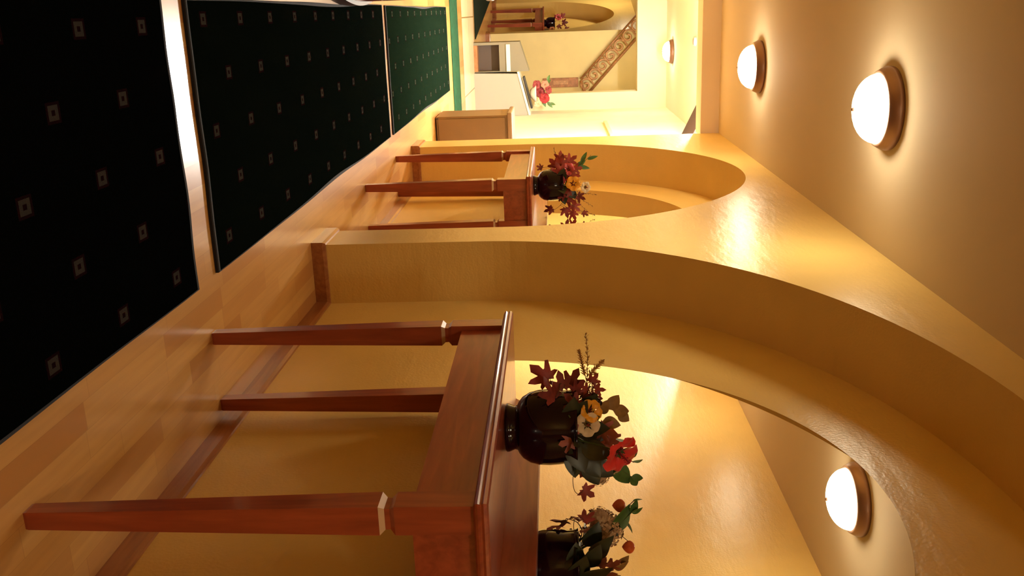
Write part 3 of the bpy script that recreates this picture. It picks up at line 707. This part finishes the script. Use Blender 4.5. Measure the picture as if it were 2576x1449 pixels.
maple_branch(C2, [(.02, -.03, .16), (.05, -.06, .2), (.06, -.06, .26)],
             [((.03, -.08, .22), toCam, (.1, 0, -.8), .045, 0), ((.06, -.06, .27), toCam, (.5, 0, .8), .048, 0), ((.05, -.07, .18), toCam, (.4, 0, -.6), .045, 0)], 'dark leaves between the yellow hibiscus and the right branch, middle niche', 26, ('maple_dark', 'maple'))
heather(C2, [[(-.03, .02, .15), (-.11, .05, .16), (-.17, .06, .14), (-.215, .07, .128)]], 'thin bare sprig reaching far left from the middle niche vase', 27, 'stem', .012, per=18)
leaf_branch(C2, [(-.02, .02, .15), (-.08, .04, .24), (-.13, .055, .31), (-.166, .067, .354)], [((-.09, .04, .25), (-.5, .2, .7), toCam, .09, .032), ((-.12, .05, .29), (-.9, .2, .5), toCam, .08, .026), ((-.14, .06, .33), (-.3, .1, .9), toCam, .07, .022), ((-.1, .04, .27), (.1, .1, .9), toCam, .08, .028)],
            'light green leaf sprig at the upper left of the middle niche vase', 'green')
heather(C2, [[(.02, .0, .16), (.05, .0, .28), (.067, .0, .385)], [(.02, .0, .16), (.08, .0, .27), (.142, .008, .361)], [(.02, .0, .16), (.09, -.01, .25), (.17, -.02, .33), (.19, -.02, .37)]], 'grassy brown twigs standing upright at the right of the middle niche vase', 28, 'stem', .014, per=14, name='grass_twigs')

# ---- arrangement in the distant niche and on the counter
C5 = tuple(fm @ V((.12, 1.02, .9395)))
make_vase(C5, 'distant dark vase on the small table beyond the reception counter')
maple_branch(C5, [(0, 0, .14), (-.03, -.03, .22), (0, -.02, .32)], [((-.08, -.05, .2), toCam, (-.7, 0, .4), .08, 0), ((.05, -.06, .24), toCam, (.6, 0, .5), .08, 1), ((0, -.05, .32), toCam, (0, 0, 1), .09, 1), ((-.1, -.03, .3), toCam, (-.6, 0, .7), .08, 0), ((.1, -.03, .36), toCam, (.5, 0, .8), .08, 1)],
             'dark red leaves in the distant vase beyond the counter', 31, r=.003)
hibiscus('hibiscus_stem', C5, (-.09, -.06, .24), (-.4, -.8, .3), .06, 'pink', 'rose pink bloom at the left of the distant vase', (0, 0, .15), 32)
hibiscus('hibiscus_stem', C5, (.10, -.05, .13), (.4, -.8, .1), .05, 'peach', 'peach bloom at the right of the distant vase', (0, 0, .15), 33)

# ------------------------------------------------------------------ reception counter, desk, cabinet
e = empty('reception_counter', (1.08, 13.05, 0)); tag(e, 'pale grey reception counter whose top slopes up to the right, under the roses', 'counter')
def prism(m, pts, y0, y1): m.rings([[(x, y0, z) for x, z in pts], [(x, y1, z) for x, z in pts]])
m = MB(); prism(m, [(-.28, 0), (.298, 0), (.298, .725), (-.26, .590)], 0, .40); m.build('front_panel', 'counter', e)
m = MB(); prism(m, [(-.29, .583), (.298, .725), (.298, .755), (-.29, .612)], -.02, .42); m.build('counter_top', 'white', e, bevel=.004)
e = empty('reception_desk', (.60, 13.15, 0)); tag(e, 'greige desk with a dark recess, left of the pale counter', 'counter')
m = MB(); prism(m, [(-.20, .345), (.194, .345), (.194, .745), (-.20, .625)], 0, .4); m.build('upper_panel', 'desk', e)
MB().box(-.20, -.165, 0, .4, 0, .345).build('side_panel', 'desk', e); MB().box(.182, .194, 0, .4, 0, .345).build('side_panel', 'desk', e)
MB().box(-.165, .185, .22, .24, .05, .345).build('recess_back', 'desk_dark', e)
MB().box(-.165, .185, -.01, .4, 0, .05).build('plinth', 'rail', e)
MB().box(-.17, .19, -.03, .0, .44, .495).build('ledge', 'white', e, bevel=.004)
m = MB(); L_ = math.hypot(.44, .107); a_ = math.atan2(.107, .44)
m.box(-.22, .22, -.12, .12, 0, .028)
o = m.build('desk_tray', 'black', None, bevel=.006); o.location = (1.085, 13.22, .706); o.rotation_euler = (0, -math.atan2(.142, .588), 0)
tag(o, 'flat black tray lying along the sloping counter top', 'tray')
CF = (1.10, 13.20, .752)
e = empty('flower_bowl', CF); tag(e, 'low white bowl holding the roses on the reception counter', 'bowl')
m = MB(); m.lathe([(.001, 0), (.05, 0), (.07, .02), (.11, .06), (.125, .085), (.118, .085), (.1, .06), (.001, .03)], n=32); m.build('bowl_body', 'white', e, True)
def rose(p, r, mat, label, seed, n=(-.2, -.9, .3)):
    e = empty('rose', CF); tag(e, label, 'flower')
    p = V(p); nn = V(n).normalized()
    m = MB(); m.tube(curve([(p[0] * .3, 0, .05), p * .7, p - nn * r * .3]), .004, 6); m.build('stem', 'stem_green', e, True)
    m = MB()
    for k, (f, dp) in enumerate(((1, .35), (.75, .6), (.5, .8), (.28, .95))): petal_ring(m, p - nn * r * .3, nn, UP, r * f, 5, dp, seed=seed + k, spin=k * .6, inner=.1, width=1.4)
    m.build('bloom', mat, e, True); return e
rose((-.02, -.06, .14), .075, 'rose_deep', 'deep red rose lowest in the counter bowl', 41)
rose((-.12, -.05, .10), .065, 'rose_dusk', 'rose pink bloom at the lower left of the counter bowl', 42)
rose((-.12, -.06, .21), .060, 'rose_peach', 'peach rose at the upper left of the counter bowl', 43)
rose((.06, -.07, .20), .075, 'rose_bright', 'bright scarlet rose at the middle right of the counter bowl', 44)
rose((-.05, -.05, .26), .065, 'rose_dusk', 'rose pink bloom topmost in the counter bowl', 45, (-.2, -.7, .7))
rose((.15, -.05, .10), .055, 'cream', 'cream rose at the right edge of the counter bowl', 46, (.5, -.8, .2))
leaf_branch(CF, [(.02, .0, .05), (.1, .0, .2), (.16, .0, .3)], [((.08, 0, .16), (.8, -.2, .4), toCam, .12, .05), ((.12, 0, .23), (.7, -.2, .7), toCam, .11, .05), ((.14, 0, .26), (.2, 0, 1), toCam, .09, .04), ((-.1, 0, .2), (-.7, 0, .7), toCam, .12, .05), ((-.16, 0, .24), (-.8, 0, .3), toCam, .09, .04)],
            'green leaves standing up behind the counter roses', 'green', r=.004)
e = empty('low_cabinet', (1.12, 8.52, 0)); tag(e, 'tan low cabinet with a thick brown top, against the lobby wall', 'cabinet')
MB().box(-.225, .25, .012, .55, .012, .655).build('carcass', 'cab', e, bevel=.004)
MB().box(-.205, .24, 0, .012, .03, .635).build('door', 'cab', e, bevel=.003)
MB().box(-.248, .255, -.02, .56, .655, .70).build('cabinet_top', 'cab_edge', e, bevel=.012)
m = MB(); m.ball((-.21, .03, .022), .022, 12, 8, sq=(.6, 1, 1)); m.ball((.22, .03, .022), .022, 12, 8, sq=(.6, 1, 1)); m.build('caster', 'black', e, True)

# ------------------------------------------------------------------ plaque and carved stair rail on the far wall
e = empty('wall_plaque', (1.14, 15.598, 1.19)); tag(e, 'narrow brown wooden plaque hanging behind the counter roses', 'plaque')
MB().box(-.075, .075, -.03, 0, -.285, .285).build('board', 'plaque', e, bevel=.006)
MB().box(-.035, .030, -.036, -.030, -.12, .12).build('inlay', 'carve', e, bevel=.003)
e = empty('stair_balustrade', (0, 15.5, 0)); tag(e, 'carved brown stair balustrade rising to the left on the far wall', 'balustrade')
A0, A1 = V((1.335, 0, 1.615)), V((.17, 0, 2.69)); dr = (A1 - A0).normalized(); nr = V((-dr.z, 0, dr.x)); nr = nr if nr.z < 0 else -nr
m = MB(); m.tube([A0, A1], .022, 10); m.build('handrail', 'rail', e, True)
m = MB(); m.tube([A0 + dr * .12 + nr * .24, A1 + nr * .24], .016, 8); m.build('bottom_rail', 'rail', e, True)
L_ = (A1 - A0).length
for k in range(8):
    c = A0 + dr * (.10 + k * .20) + nr * .12; m = MB()
    pts = [c + (dr * math.cos(t) + nr * math.sin(t)) * (.105 - .0115 * t) for t in [i * .35 for i in range(23)]]
    m.tube(pts, .018, 6); m.tube([c + dr * .09 - nr * .09, c + dr * .12 + nr * .10], .016, 6); m.build('scroll', 'carve', e, True)
m = MB(); m.tube([A0, A0 + nr * .10 + dr * .02, A0 + nr * .22 + dr * .1], .022, 8); m.build('newel', 'rail', e, True)

# ------------------------------------------------------------------ world, camera, colour
w = bpy.data.worlds.new('World'); sc.world = w; w.use_nodes = True
w.node_tree.nodes['Background'].inputs[0].default_value = (1, .8, .55, 1); w.node_tree.nodes['Background'].inputs[1].default_value = .01
cam = bpy.data.cameras.new('Camera'); co = bpy.data.objects.new('Camera', cam); COLL.objects.link(co)
yaw, pitch, roll = .286733, -.048969, -.0207455
f = V((math.sin(yaw) * math.cos(pitch), math.cos(yaw) * math.cos(pitch), math.sin(pitch)))
r = V((math.cos(yaw), -math.sin(yaw), 0)); u = r.cross(f)
r2 = math.cos(roll) * r + math.sin(roll) * u; u2 = -math.sin(roll) * r + math.cos(roll) * u
# the photograph was taken with the camera turned on its side: the place's up points to the right of the frame
X, Y, Z = u2, -r2, -f
co.matrix_world = Matrix(((X.x, Y.x, Z.x, 0), (X.y, Y.y, Z.y, 0), (X.z, Y.z, Z.z, 1.08), (0, 0, 0, 1)))
cam.sensor_fit = 'HORIZONTAL'; cam.sensor_width = 36; cam.lens = 2365 / 2576 * 36
cam.clip_start = .02; cam.clip_end = 100
sc.camera = co
sc.view_settings.view_transform = 'Standard'; sc.view_settings.look = 'None'; sc.view_settings.gamma = 1
sc.view_settings.exposure = -.12; sc.view_settings.use_curve_mapping = False
sc.cycles.use_denoising = True
sc.cycles.max_bounces = 12; sc.cycles.diffuse_bounces = 6; sc.cycles.glossy_bounces = 6
sc.cycles.sample_clamp_indirect = 6
